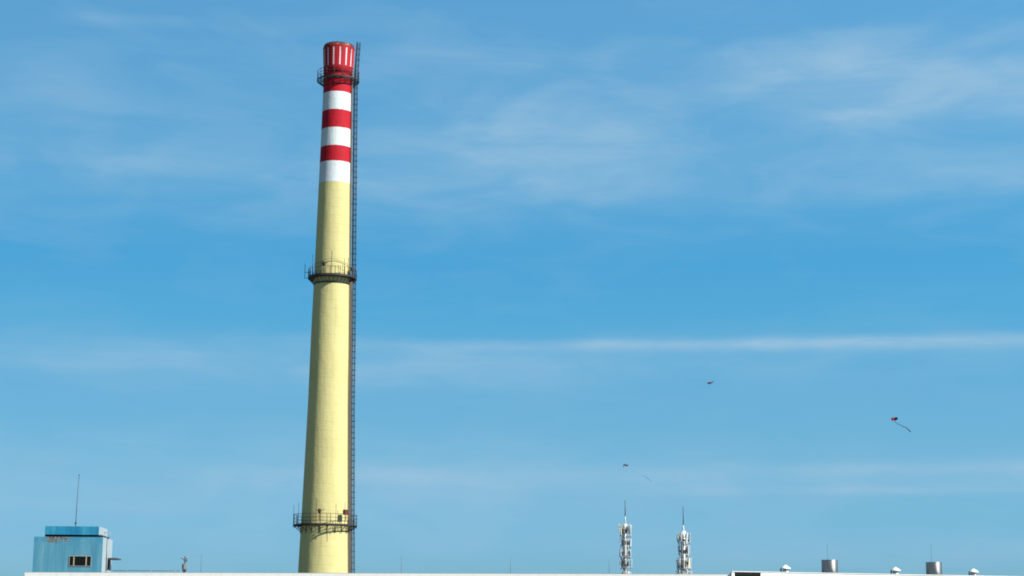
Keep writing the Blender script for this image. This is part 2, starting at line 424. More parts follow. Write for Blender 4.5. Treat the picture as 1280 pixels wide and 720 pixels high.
# ------------------------------------------------------------------ mesh builder
class MB:
    def __init__(s):
        s.v, s.f, s.mi, s.sm = [], [], [], []

    def face(s, idx, mi=0, smooth=False):
        s.f.append(tuple(idx)); s.mi.append(mi); s.sm.append(smooth)

    def box(s, c, size, rot=None, mi=0):
        c = Vector(c); hx, hy, hz = (q / 2 for q in size)
        b = len(s.v)
        for dx_ in (-hx, hx):
            for dy_ in (-hy, hy):
                for dz_ in (-hz, hz):
                    q = Vector((dx_, dy_, dz_))
                    if rot is not None:
                        q = rot @ q
                    s.v.append(c + q)
        for q in ((0, 1, 3, 2), (4, 6, 7, 5), (0, 4, 5, 1), (2, 3, 7, 6), (0, 2, 6, 4), (1, 5, 7, 3)):
            s.face([b + i for i in q], mi)
        return s

    def tube(s, pts, r, n=6, mi=0, closed=False, r2=None):
        pts = [Vector(q) for q in pts]
        N = len(pts); b = len(s.v)
        for i, q in enumerate(pts):
            if closed:
                d = pts[(i + 1) % N] - pts[i - 1]
            else:
                d = pts[min(i + 1, N - 1)] - pts[max(i - 1, 0)]
            d.normalize()
            up = Vector((0, 0, 1)) if abs(d.z) < 0.95 else Vector((1, 0, 0))
            a = d.cross(up).normalized(); c_ = d.cross(a).normalized()
            rr = r if r2 is None else r + (r2 - r) * i / max(1, N - 1)
            for k in range(n):
                an = 2 * math.pi * k / n
                s.v.append(q + a * (math.cos(an) * rr) + c_ * (math.sin(an) * rr))
        for i in range(N if closed else N - 1):
            j = (i + 1) % N
            for k in range(n):
                s.face((b + i * n + k, b + i * n + (k + 1) % n, b + j * n + (k + 1) % n, b + j * n + k), mi, n > 5)
        if not closed:
            s.face([b + k for k in range(n)][::-1], mi); s.face([b + (N - 1) * n + k for k in range(n)], mi)
        return s

    def lathe(s, prof, n=48, c=(0, 0, 0), mis=None, smooth=True, cap0=False, cap1=False, stripe=None, off=0.0):
        b = len(s.v); c = Vector(c)
        for (r, z) in prof:
            for k in range(n):
                an = 2 * math.pi * k / n + off
                s.v.append(c + Vector((r * math.cos(an), r * math.sin(an), z)))
        for i in range(len(prof) - 1):
            for k in range(n):
                mi = mis[i] if mis else 0
                if stripe:
                    mi = stripe(i, k, mi)
                s.face((b + i * n + k, b + i * n + (k + 1) % n, b + (i + 1) * n + (k + 1) % n, b + (i + 1) * n + k), mi, smooth)
        if cap0:
            s.face([b + k for k in range(n)][::-1], mis[0] if mis else 0)
        if cap1:
            e = b + (len(prof) - 1) * n
            s.face([e + k for k in range(n)], mis[-1] if mis else 0)
        return s

    def prism(s, pts2, z0, z1, mi=0):
        b = len(s.v); n = len(pts2)
        for z_ in (z0, z1):
            for q in pts2:
                s.v.append(Vector((q[0], q[1], z_)))
        for k in range(n):
            s.face((b + k, b + (k + 1) % n, b + n + (k + 1) % n, b + n + k), mi)
        s.face([b + k for k in range(n)][::-1], mi); s.face([b + n + k for k in range(n)], mi)
        return s

    def build(s, name, mats, parent=None, loc=None, bevel=0.0):
        me = bpy.data.meshes.new(name)
        me.from_pydata([tuple(q) for q in s.v], [], s.f)
        for mm in (mats if isinstance(mats, (list, tuple)) else [mats]):
            me.materials.append(mm)
        me.polygons.foreach_set('material_index', s.mi)
        me.polygons.foreach_set('use_smooth', s.sm)
        me.update()
        o = bpy.data.objects.new(name, me); COL.objects.link(o)
        if loc is not None:
            o.location = loc
        if parent is not None:
            o.parent = parent
        if bevel:
            bv = o.modifiers.new('bevel', 'BEVEL'); bv.width = bevel; bv.segments = 2; bv.limit_method = 'ANGLE'
        return o


def empty(name, loc, label, cat, group=None, rz=0.0):
    o = bpy.data.objects.new(name, None); COL.objects.link(o)
    o.location = loc; o.rotation_euler.z = rz; o.empty_display_size = 0.5
    return tag(o, label, cat, group)


def tag(o, label=None, cat=None, group=None, kind=None):
    for k, v_ in (('label', label), ('category', cat), ('group', group), ('kind', kind)):
        if v_:
            o[k] = v_
    return o


def circ(r, z, n=48, c=(0, 0)):
    return [(c[0] + r * math.cos(2 * math.pi * k / n), c[1] + r * math.sin(2 * math.pi * k / n), z) for k in range(n)]


# ------------------------------------------------------------------ ground
g = MB(); g.v = [Vector(q) for q in ((-6000, -3000, 0), (6000, -3000, 0), (6000, 9000, 0), (-6000, 9000, 0))]; g.face((0, 1, 2, 3))
tag(g.build('ground', M['ground']), kind='structure')

# ------------------------------------------------------------------ long white factory building
FA = at(31, 715.6, 200.0); ZP = FA.z
FB = at_z(912, 718.2, ZP)
fd = (FB - FA); fd.z = 0; FLEN = fd.length * 1.35; fd.normalize()
fn = Vector((-fd.y, fd.x, 0))       # away from the camera
FYAW = math.atan2(fd.y, fd.x)
fac = empty('factory_building', (FA.x, FA.y, 0), 'long low white factory building with flat roof in front of the chimney', 'building', rz=FYAW)
wb = MB(); wb.box((FLEN / 2, 14, (ZP - 0.16) / 2), (FLEN, 28, ZP - 0.16)); wb.build('wall', M['factorywall'], fac)
cb = MB()
cb.box((FLEN / 2, 0.147, ZP - 0.08), (FLEN + 0.08, 0.30, 0.155)); cb.build('coping', M['factorywall'], fac)
fl_ = MB(); fl_.box((FLEN / 2, 0.16, ZP + 0.03), (FLEN, 0.10, 0.055)); fl_.build('flashing', M['grey'], fac)
rf = MB(); rf.box((FLEN / 2, 14.2, ZP - 0.12), (FLEN - 0.4, 27.2, 0.07)); rf.build('roof', M['roofing'], fac)


def on_factory(px, back):
    """distance along the factory front, where the ray through photo column px crosses the line `back` metres behind it"""
    d = raydir(px, 716)
    A = Vector((FA.x, FA.y, 0)) + fn * back
    # CAM + d*t = A + fd*s
    det = d.x * (-fd.y) + fd.x * d.y
    t_ = ((A.x - CAM.x) * (-fd.y) + fd.x * (A.y - CAM.y)) / det
    return Vector((CAM.x + d.x * t_, CAM.y + d.y * t_, ZP - 0.085))


# roof railing between stair house and rooftop antenna
p0, p1 = on_factory(139, 0.8), on_factory(225.5, 0.8)
rail = empty('roof_railing', p0, 'thin grey pipe railing along the white roof edge beside the blue stair house', 'railing')
L = (p1 - p0); rl = MB()
rl.tube([(0, 0, 0.34), L + Vector((0, 0, 0.34))], 0.032); rl.build('rail', M['dark'], rail)
for q in (0.01, 0.22, 0.575, 0.925, 0.995):
    MB().tube([L * q, L * q + Vector((0, 0, 0.38))], 0.045).build('post', M['grey'], rail)

# ------------------------------------------------------------------ blue stair house on the roof
HC = at(126.9, 714.4, 206.0)
sH = scale(HC)
HW, HH, HD = 85.2 * sH, 43.0 * sH + 0.55, 7.2
HZ = ZP - 0.08
YAW = R(4)
hx, hy = Vector((math.cos(YAW), math.sin(YAW), 0)), Vector((-math.sin(YAW), math.cos(YAW), 0))
HO = Vector((HC.x, HC.y, HZ)) - hx * HW
HTOP = at(129.4, 671.4, HC.y).z - HZ
house = empty('stair_house', HO, 'weathered blue rooftop stair house with small dark window and flaking paint', 'stair house', rz=YAW)
M['blue'] = house_paint('faded_turquoise_render', (0.064, 0.218, 0.305), (0.040, 0.168, 0.26), (0.115, 0.275, 0.35), True, HW, HTOP)
M['bluetop'] = house_paint('deep_blue_render', (0.014, 0.19, 0.32), (0.008, 0.12, 0.25), (0.05, 0.25, 0.35), False, HW, HTOP)
M['palewall'] = wall_mat('pale_whitewashed_render', (0.24, 0.33, 0.38), 50.0)
h = MB()
h.box((HW / 2, HD / 2, HTOP / 2), (HW, HD, HTOP))
h.mi = [1 if i == 1 else 0 for i in range(6)]      # +x face is whitewashed
h.build('wall', [M['blue'], M['palewall']], house)
# shaded gap painted as a black strip, and roof block above
bx0, bx1 = (56.4 - 43.5) * sH, (123.1 - 43.5) * sH
ztb, ztt = HTOP + 2.8 * sH, HTOP + 13.2 * sH
MB().box(((bx0 + bx1) / 2 + 0.12, 3.3, HTOP + 0.5 * (ztb - HTOP)), (bx1 - bx0 + 0.24, 6.2, ztb - HTOP - 0.004)).build('roof_gap_shade', M['black'], house)
rb = MB(); rb.box(((bx0 + bx1) / 2, 3.19, (ztb + ztt) / 2), (bx1 - bx0, 6.3, ztt - ztb)); rb.mi = [1 if i == 1 else (2 if i == 4 else 0) for i in range(6)]  # underside gets a dark colour for its shade
rb.build('roof_block', [M['bluetop'], M['palewall'], M['dark']], house)
# window on the front
wx0, wx1 = (87.2 - 42.6) * sH, (114.6 - 42.6) * sH
wz0, wz1 = HTOP - (707.7 - 671.4) * sH, HTOP - (694.9 - 671.4) * sH
win = MB(); fw = 0.05
cxw, czw, ww, wh = (wx0 + wx1) / 2, (wz0 + wz1) / 2, wx1 - wx0, wz1 - wz0
for (cx_, cz_, sx_, sz_) in ((wx0 + fw / 2, czw, fw, wh), (wx1 - fw / 2, czw, fw, wh), (cxw, wz0 + fw / 2, ww - 2 * fw, fw), (cxw, wz1 - fw / 2, ww - 2 * fw, fw)):
    win.box((cx_, -0.02, cz_), (sx_, 0.10, sz_))
wo = win.build('window', M['frame'], house)
for qx in (93.1, 108.3):
    xm = (qx - 42.6) * sH
    MB().box((xm, -0.018, czw), (0.12, 0.07, wh - 2 * fw - 0.006)).build('mullion', M['frame'], wo)
MB().box((cxw, -0.004, czw), (ww - 2 * fw, 0.014, wh - 2 * fw)).build('pane', M['glass'], wo)


def side(px):
    """depth along the right-hand wall of the stair house seen at photo column px"""
    X0, Y0 = HO.x + hx.x * HW, HO.y + hx.y * HW
    k = raydir(px, 693); k = k.x / k.y
    return (X0 - k * Y0) / (k * hy.y - hy.x)


zpx = lambda py: HTOP - (py - 671.4) * sH - 0.25
dd0, dd1 = side(133.2), side(137.6)
do = MB(); do.box((HW + 0.02, (dd0 + dd1) / 2, (zpx(695) + zpx(707)) / 2), (0.05, dd1 - dd0, zpx(695) - zpx(707))); do.build('door_opening', M['black'], house)
aw = MB(); aw.box((HW + 0.62, (dd0 + dd1) / 2 + 0.2, zpx(694)), (1.22, dd1 - dd0 + 1.0, 0.14)); aw.build('awning', M['dark'], house)
dp = side(132.5)
pm = MB(); pm.tube([(HW + 0.14, dp, 0.05), (HW + 0.14, dp, zpx(671))], 0.085, 8)
for q in (0.2, 0.5, 0.8):
    pm.tube([(HW, dp, HTOP * q), (HW + 0.14, dp, HTOP * q)], 0.05, 6)
po = pm.build('drain_pipe', M['grey'], house)
tr = MB(); a_, b_, c_ = Vector((HW - 0.38, dp, zpx(661.5))), Vector((HW + 0.45, dp, zpx(661.5))), Vector((HW + 0.14, dp, zpx(671)))
tr.tube([a_, b_], 0.035); tr.tube([b_, c_], 0.03); tr.tube([c_, a_], 0.03); tr.build('wire_bracket', M['grey'], po)
bs = MB(); bs.tube([(HW + 0.14, dp, 0.5), (HW + 0.02, dp - 0.5, 0.2), (HW + 0.02, dp - 1.1, 0.22)], 0.09, 8); bs.build('drain_elbow', M['grey'], po)

# whip antenna
wa = at(94.5, 657.2, HC.y + 2.6)
zroof = HZ + ztt
wtop = at(97.3, 593.5, HC.y + 2.6).z
wh_ = empty('whip_antenna', (wa.x, wa.y, zroof), 'tall thin whip antenna standing on the blue stair house roof', 'antenna')
MB().tube([(0, 0, 0), (0.03, 0, (wtop - zroof) * 0.5), (0.12, 0, wtop - zroof)], 0.045, 6, r2=0.028).build('mast', M['dark'], wh_)
MB().lathe([(0.05, 0.40), (0.12, 0.44), (0.12, 0.62), (0.05, 0.66)], 10, cap0=True, cap1=True).build('coupling', M['dark'], wh_)
MB().lathe([(0.0, -0.1), (0.07, -0.07), (0.07, 0.02), (0.0, 0.05)], 8, c=(0.12, 0, wtop - zroof)).build('tip', M['dark'], wh_)

# small equipment mast on the factory roof
ap = on_factory(230.3, 1.2); sA = scale(ap)
am = empty('equipment_mast', ap, 'small rooftop equipment mast with two arms and clustered boxes beside the railing', 'antenna mast')
zz_ = lambda py: (715.2 - py) * sA
MB().tube([(0, 0, -0.0), (0, 0, zz_(693.5))], 0.07, 8).build('pole', M['dark'], am)
MB().tube([(-0.30, 0, zz_(695)), (0, 0, zz_(699)), (0.30, 0, zz_(694.6))], 0.045, 6).build('cross_arm', M['dark'], am)
MB().lathe([(0.0, 0), (0.13, 0.06), (0.15, 0.16), (0.0, 0.2)], 10, c=(-0.29, 0, zz_(696.6))).build('sensor', M['grey'], am)
MB().lathe([(0.0, 0), (0.09, 0.04), (0.09, 0.20), (0.0, 0.24)], 10, c=(0.29, 0, zz_(696.6))).build('sensor', M['grey'], am)
MB().box((0.20, -0.05, zz_(699)), (0.12, 0.14, 0.24)).build('junction_box', M['dark'], am)
for dx_, mm in ((-0.19, 'dark'), (0.02, 'pinkbeige'), (0.21, 'grey')):
    MB().box((dx_, -0.12 + abs(dx_) * 0.5, zz_(706)), (0.15, 0.12, 0.58)).build('panel_antenna', M[mm], am, bevel=0.015)
MB().box((0.0, -0.02, zz_(711)), (0.40, 0.30, 0.30)).build('cabinet', M['dark'], am, bevel=0.02)


# thin lightning rods on the factory roof
def rod(px, ytop, base, label, r=0.02, grp='thin lightning rods on the roofs'):
    ztop_ = at(px, ytop, base.y).z
    o = empty('lightning_rod', base, label, 'lightning rod', grp)
    MB().tube([(0, 0, 0), (0, 0, ztop_ - base.z)], r, 6, r2=r * 0.7).build('spike', M['dark'], o)
    MB().lathe([(0.10, 0.0), (0.10, 0.04), (0.04, 0.10)], 8, cap0=True, cap1=True).build('base_plate', M['grey'], o)
    return o


for px, yt, lb in ((251, 693, 'thin lightning rod on the white roof, between the equipment mast and the chimney'),
                   (501.5, 696, 'thin lightning rod on the white roof, the nearest one right of the chimney'),
                   (638, 696, 'thin lightning rod on the white roof, halfway between chimney and cell towers'),
                   (761.5, 699, 'thin lightning rod on the white roof, close beside the slimmer cell tower')):
    rod(px, yt, on_factory(px, 3.0), lb)

# ------------------------------------------------------------------ chimney
ch = empty('chimney', (CHX, CH_Y, 0), 'tall pale yellow factory chimney with red and white bands near its top', 'chimney')
prof = []
zs = [PROF[0][0]] + [i * 2.0 for i in range(1, int(Z_P1 / 2.0))] + [Z_CB]
for z_ in zs:
    prof.append((rad(z_), z_))
MB().lathe(prof, 128).build('shaft', M['shaft'], ch)
z_s0, z_s1 = zrow(80.3), zrow(58.6)
rc = lambda z_: R_CB + (R_CT - R_CB) * (z_ - Z_CB) / (Z_CT - Z_CB)
NSEG = 240
cprof = [(rad(Z_CB) + 0.002, Z_CB - 0.02), (R_CB + 0.03, Z_CB), (rc(z_s0), z_s0), (rc(z_s1), z_s1), (R_CT, Z_CT)]
offc = R(-90 + TOCAM + 4.6) - 1.5 * 2 * math.pi / NSEG


def stripe(i, k, mi):
    return 1 if i == 2 and k % 16 < 3 else 0


MB().lathe(cprof, NSEG, stripe=stripe, off=offc).build('crown', [M['crown_red_paint'], M['crown_white_stripe_paint']], ch)
jag = MB()
jag.lathe([(R_CT - 0.002, Z_CT), (R_CT - 0.10, Z_CT + 0.18), (R_TOP + 0.12, Z_TOP - 0.10), (R_TOP, Z_TOP), (R_TOP - 0.35, Z_TOP), (R_TOP - 0.42, Z_TOP - 8)], 96, mis=[0, 0, 0, 0, 1])
for i, q in enumerate(jag.v):
    if abs(q.z - Z_TOP) < 0.01:
        q.z += random.uniform(-0.05, 0.05)
jag.build('rim', [M['sooty_rim_concrete'], M['sooty_flue_lining']], ch)


def platform(zd, overhang, rail_h, nposts, nbr, drop, kind, thick):
    r = rad(zd); ro = r + overhang
    pl = MB()
    if kind != 'mid':      # open grating between two ring beams
        for ra_, rb_ in ((ro - 0.09, ro), (r + 0.02, r + 0.10)):
            pl.lathe([(ra_, zd - thick), (rb_, zd - thick), (rb_, zd), (ra_, zd), (ra_, zd - thick)], 72, smooth=False)
        for i in range(1, 9):
            q_r = r + 0.10 + (ro - r - 0.19) * i / 9
            
            pl.tube(circ(q_r, zd - 0.05, 72), 0.018, 5, closed=True)
        for k in range(40):
            d = rdir(9 * k); pl.tube([d * (r + 0.1) + Vector((0, 0, zd - 0.05)), d * (ro - 0.09) + Vector((0, 0, zd - 0.05))], 0.03, 5)
    else:
        pl.lathe([(r - 0.05, zd - thick), (ro, zd - thick), (ro, zd), (r - 0.05, zd)], 72, smooth=False)
    P = pl.build('platform', M['iron'], ch)
    rl = MB()
    for k in range(nposts):
        d = rdir(360 * (k + 0.5) / nposts)
        q = d * (ro - 0.06)
        rl.tube([q + Vector((0, 0, zd)), q + Vector((0, 0, zd + rail_h))], 0.055, 6)
    for hh in ((1.0, 0.62, 0.28) if kind != 'mid' else (1.0,)):
        rl.tube(circ(ro - 0.06, zd + rail_h * hh, 72), 0.042 if kind != 'mid' else 0.022, 6, closed=True)
    rl.build('railing', M['iron'], P)
    for k in range(nbr):
        d = rdir(360 * (k + 0.25) / nbr)
        b = MB()
        zi = zd - thick - drop; ri = rad(zi)
        wdt = 0.05
        b.tube([d * (ro - 0.10) + Vector((0, 0, zd - thick)), d * (ri - 0.02) + Vector((0, 0, zi))], wdt, 6)
        if kind == 'low':
            b.tube([d * (ri + 0.06) + Vector((0, 0, zi - 0.25)), d * (rad(zd) + 0.06) + Vector((0, 0, zd - thick))], wdt, 6)
            b.tube([d * (ro - 0.06) + Vector((0, 0, zd)), d * (ro - 0.06) + Vector((0, 0, zd - 0.55))], wdt, 6)
        b.build('bracket', M['iron'], P)
    if kind == 'mid':
        rg = MB(); zi = zd - thick - drop
        rg.lathe([(rad(zi) - 0.02, zi - 0.14), (rad(zi) + 0.09, zi - 0.14), (rad(zi) + 0.12, zi + 0.10), (rad(zi) - 0.02, zi + 0.10)], 72, smooth=False)
        rg.build('clamp_ring', M['iron'], P)
    if kind == 'top':
        rg = MB(); zi = zd - thick - drop
        rg.tube(circ(rad(zi) + 0.04, zi, 64), 0.06, 6, closed=True); rg.build('clamp_ring', M['iron'], P)
    return P, ro


P1, ro1 = platform(Z_P1, 8.4 * 0.142, 1.55, 16, 16, 0.95, 'top', 0.20)
P2, ro2 = platform(Z_P2, 7.6 * 0.140, 1.30, 30, 32, 0.95, 'mid', 0.34)
P3, ro3 = platform(Z_P3, 9.6 * 0.138, 1.65, 20, 20, 1.05, 'low', 0.24)


def up(P, ro, phi, zd, h0, h1, r=0.04, name='lightning_rod'):
    q = rdir(phi) * (ro + 0.02)
    MB().tube([q + Vector((0, 0, zd + h0)), q + Vector((0, 0, zd + h1))], r, 6).build(name, M['iron'], P)


def phi_of(px, ro, c):
    return math.degrees(math.asin(max(-1, min(1, (px - c) / ro))))


# rods rising above the middle and lower platforms
for px, h0, h1 in ((414, 0, 3.9), (429.5, 0, 2.7), (434, 0, 2.9), (391, 0, 3.4), (388, 0, 1.6)):
    up(P2, ro2, phi_of(px, 30, 415.5), Z_P2, h0, h1, 0.045)
for px, h0, h1 in ((396.4, -1.6, 4.1), (420.5, -1.6, 3.2), (431.6, 0, 3.6), (374.6, 0, 3.4), (368.4, -0.5, 3.2)):
    up(P3, ro3, phi_of(px, 40, 407.8), Z_P3, h0, h1, 0.04)
# outrigger frame left of the middle platform
d = rdir(-88); q0 = d * (ro2 - 0.3); q1 = d * (ro2 + 0.55)
og = MB()
for hh in (-0.25, 0.75):
    og.tube([q0 + Vector((0, 0, Z_P2 + hh)), q1 + Vector((0, 0, Z_P2 + hh))], 0.045)
og.tube([q1 + Vector((0, 0, Z_P2 - 0.3)), q1 + Vector((0, 0, Z_P2 + 2.3))], 0.05); og.build('outrigger', M['iron'], P2)
# sagging cables looped round the shaft above the middle platform
cbl = MB()
pts = [rdir(a) * (rad(Z_P2 + 2.4) + 0.25) + Vector((0, 0, Z_P2 + 2.35 + 0.35 * math.cos(R(3 * (a + 5))))) for a in range(-80, 81, 4)]
cbl.tube(pts, 0.028, 5)
pts = [rdir(a) * (rad(Z_P2) + 0.6 + 0.004 * abs(a)) + Vector((0, 0, Z_P2 + 1.1 + 1.1 * math.cos(R(2.0 * (a - 5))))) for a in range(-44, 46, 4)]
cbl.tube(pts, 0.022, 5); cbl.build('cable', M['iron'], P2)
# lamps on the platforms
def lamp(P, r, phi, z_, kind):
    d = rdir(phi); q = d * r + Vector((0, 0, z_)); rz = Matrix.Rotation(R(phi + TOCAM), 3, 'Z')
    L = MB()
    if kind == 'box':
        L.box(q, (0.95, 0.5, 0.85), rz); o = L.build('warning_lamp', M['rust'], P, bevel=0.03)
        st = MB(); st.tube([q + Vector((0, 0, -0.42)), q + Vector((0, 0, -1.55))], 0.07); st.build('lamp_stand', M['iron'], P)
    else:
        L.lathe([(0.0, -0.4), (0.20, -0.36), (0.28, 0.0), (0.30, 0.16), (0.22, 0.34), (0.0, 0.40)], 12, c=q)
        L.tube([q + rz @ Vector((-0.7, 0, 0.25)), q + rz @ Vector((-0.15, 0, -0.1))], 0.05)
        L.tube([q + rz @ Vector((0.15, 0, -0.1)), q + rz @ Vector((0.85, 0, 0.35))], 0.05)
        L.tube([q + Vector((0, 0, -0.4)), q + Vector((0, 0, -1.6))], 0.05)
        o = L.build('warning_lamp', M['rust'] if kind == 'low' else M['iron'], P)


lamp(P3, ro3 - 0.2, phi_of(400.5, 38, 407.8), Z_P3 + 2.05, 'low')
lamp(P3, ro3 - 0.2, phi_of(432.6, 38, 407.8), Z_P3 + 1.95, 'box')
lamp(P2, ro2 - 0.3, phi_of(404.6, 28, 415.5), Z_P2 + 1.75, 'mid')
lamp(P2, ro2 - 0.3, phi_of(439.5, 28, 415.5), Z_P2 + 1.2, 'mid')

# caged ladder up the right-hand side, with a cable conduit beside it
LPHI = 80.0
ld, lt = rdir(LPHI), rdir(LPHI - 90)
zl = [2.0 + i * 2.0 for i in range(int((Z_CB - 2) / 2) + 1)] + [Z_CB + 1]


def rlad(z_):
    return rad(z_) if z_ < Z_CB else rc(z_)


def lp(z_, out_, tan_=0.0):
    return ld * (rlad(z_) + out_) + lt * tan_ + Vector((0, 0, z_))


lad = MB()
zl_all = zl + [Z_CB + 3, Z_TOP + 0.6]
for s_ in (-0.26, 0.26):
    lad.tube([lp(z_, 0.35, s_) for z_ in zl_all], 0.085, 6)
zk = 2.2
while zk < Z_TOP + 0.4:
    lad.tube([lp(zk, 0.35, -0.26), lp(zk, 0.35, 0.26)], 0.03, 5); zk += 0.35
zk = 3.0
LAD = lad.build('ladder', M['iron'], ch)
rl_ = random.Random(5)
cg = MB(); zk = 4.0
while zk < Z_TOP:
    if not (Z_CB - 0.3 < zk < Z_CB + 1.2):
        hs, ht = 0.60 + rl_.uniform(-0.04, 0.10), rl_.uniform(-1, 1)
        pts = [lp(zk + 0.05 * ht, 0.35 + hs * math.sin(R(a)), 0.40 * math.cos(R(a)) + 0.05 * ht) for a in range(0, 181, 20)]
        cg.tube(pts, 0.042, 5)
    zk += rl_.choice((0.9, 1.0, 1.0, 1.1))
for out_, tn in ((0.95, 0.0), (0.80, 0.28), (0.80, -0.28), (0.50, 0.39), (0.50, -0.39)):
    cg.tube([lp(z_, out_, tn) for z_ in zl_all[1:]], 0.036, 5)
cg.build('safety_cage', M['iron'], LAD)
zk = 5.0
while zk < Z_CB:
    br = MB()
    br.tube([lp(zk, -0.02, -0.26), lp(zk, 0.35, -0.26), lp(zk, 0.35, 0.26), lp(zk, -0.02, 0.26)], 0.035, 5)
    br.build('wall_stay', M['iron'], LAD); zk += 3.0
cn = MB(); cn.tube([lp(z_, 0.10, 0.72) for z_ in zl], 0.10, 8); cn.tube([lp(z_, 0.06, 0.98) for z_ in zl], 0.05, 6)
cn.build('conduit', M['pipe'], ch)
for za, zb_ in ((3, 22), (26, 58), (63, 78), (80, 93)):      # lengths of black cable strapped beside the rungs
    cn = MB(); cn.tube([lp(za + (zb_ - za) * i / 12, 0.40 + 0.03 * math.sin(i * 2.1 + za), 0.05 * math.sin(i * 1.3)) for i in range(13)], 0.07, 6); cn.build('cable', M['iron'], LAD)
cn = MB(); cn.tube([lp(z_, 0.32, 0.62) for z_ in zl if z_ < Z_P2], 0.12, 8); cn.build('conduit', M['pipe'], ch)

lean = at(423.7, 56, CH_Y); ch.rotation_euler.y = math.atan2(lean.x - CHX, lean.z - 8)     # the stack leans a few tenths of a degree

# ------------------------------------------------------------------ cell towers
CT_Y = 300.0


def tower(px, py_spike, py_neck, py_top, rows, rp, label, seed, wide):
    rnd = random.Random(seed)
    b = at(px, 715, CT_Y); s = scale(b)
    zt = at(px, py_top, CT_Y).z
    T = empty('cell_tower', (b.x, CT_Y, 0), label, 'cell tower', 'white cell towers behind the factory')
    MB().lathe([(rp * 1.5, 0), (rp * 1.08, zt * 0.6), (rp, zt)], 24, cap1=True).build('pole', M['towerwhite'], T)
    zn, zs_ = at(px, py_neck, CT_Y).z, at(px, py_spike, CT_Y).z
    MB().lathe([(rp * 0.40, zt), (rp * 0.34, zt + 0.5 * (zn - zt)), (0.08, zn)], 16, cap1=True).build('neck', M['lightgrey'], T)
    MB().tube([(0, 0, zn), (0, 0, zs_)], 0.085, 6, r2=0.06).build('lightning_rod', M['dark'], T)
    for (ya, yb, rr, n, off, units) in rows:
        za, zb = at(px, yb, CT_Y).z, at(px, ya, CT_Y).z
        hgt = zb - za
        for zr in (za + hgt * 0.12, za + hgt * 0.86):
            rg = MB(); rg.tube(circ(rr - 0.14, zr, 24), 0.032, 6, closed=True)
            for k in range(6):
                a = R(off + 60 * k)
                rg.tube([(math.cos(a) * rp * 0.9, math.sin(a) * rp * 0.9, zr), (math.cos(a) * (rr - 0.14), math.sin(a) * (rr - 0.14), zr)], 0.035, 5)
            rg.build('mounting_ring', M['offwhite'], T)
        for k, a in enumerate(n):
            a = a + rnd.uniform(-5, 5)
            rz = Matrix.Rotation(R(a), 3, 'Z')
            hh = hgt * rnd.uniform(0.72, 1.0); zc = za + hgt * 0.5 + rnd.uniform(-0.15, 0.15)
            rq = rr * rnd.uniform(0.9, 1.05)
            c_ = rz @ Vector((rq, 0, 0)) + Vector((0, 0, zc))
            tilt = rz @ Matrix.Rotation(R(rnd.uniform(1, 6)), 3, 'Y')
            MB().box(c_, (0.13, rnd.choice([0.17, 0.22, 0.30]), hh), tilt).build('panel_antenna', M[rnd.choice(['offwhite', 'lightgrey', 'lightgrey', 'cream'])], T, bevel=0.03)
            pp = MB(); c2 = rz @ Vector((rq - 0.17, 0, 0))
            pp.tube([c2 + Vector((0, 0, za - 0.15)), c2 + Vector((0, 0, zb + 0.1))], 0.05, 6); pp.build('mounting_pipe', M['grey'], T)
        for k in range(units + 1):
            a = off + 30 + 360.0 * k / (units + 1) + rnd.uniform(-10, 10)
            rz = Matrix.Rotation(R(a), 3, 'Z')
            c_ = rz @ Vector((rr - 0.36, 0, 0)) + Vector((0, 0, za + hgt * rnd.uniform(0.25, 0.6)))
            MB().box(c_, (0.22, rnd.uniform(0.2, 0.36), rnd.uniform(0.3, 0.65)), rz).build('radio_unit', M[rnd.choice(['dark', 'grey', 'dark'])], T, bevel=0.02)
    cb_ = MB()
    for a in (200, 255, 310, 20):
        q = Vector((math.cos(R(a)) * (rp + 0.06), math.sin(R(a)) * (rp + 0.06), 0))
        cb_.tube([q + Vector((0, 0, zt * 0.4)), q + Vector((0, 0, zt - 0.4))], 0.045, 5)
    cb_.build('feeder_cable', M['dark'], T)
    return T


tower(782.0, 625.5, 645.5, 655,
      [(654.5, 671, 0.98, (-8, 28, 75, 120, 172, 205), 12, 3), (673, 684.5, 0.92, (5, 60, 130, 185, 335), 50, 3),
       (686.5, 697.5, 1.02, (-5, 40, 90, 150, 182, 212), 25, 8), (698.5, 710.5, 0.98, (-10, 70, 120, 175, 200), 5, 3), (714, 726, 0.95, (0, 60, 120, 180, 240, 300), 40, 3)],
      0.30, 'slim white cell tower with sparse antenna rings, the one farther from the dark louvre', 3, 1)
tower(855.0, 633.5, 656.5, 664,
      [(666, 679.5, 1.12, (-12, 20, 55, 100, 140, 175, 200, 242, 300), 10, 8), (681, 695, 0.98, (0, 35, 90, 150, 178, 325), 35, 6),
       (697.5, 712, 1.20, (-14, 15, 50, 90, 130, 165, 196, 228, 262, 312), 0, 9), (713, 728, 1.25, (0, 36, 72, 108, 144, 180, 216, 252, 288, 324), 22, 8)],
      0.42, 'stout white cell tower crowded with antenna panels, standing beside the hall with dark louvre', 11, 2)

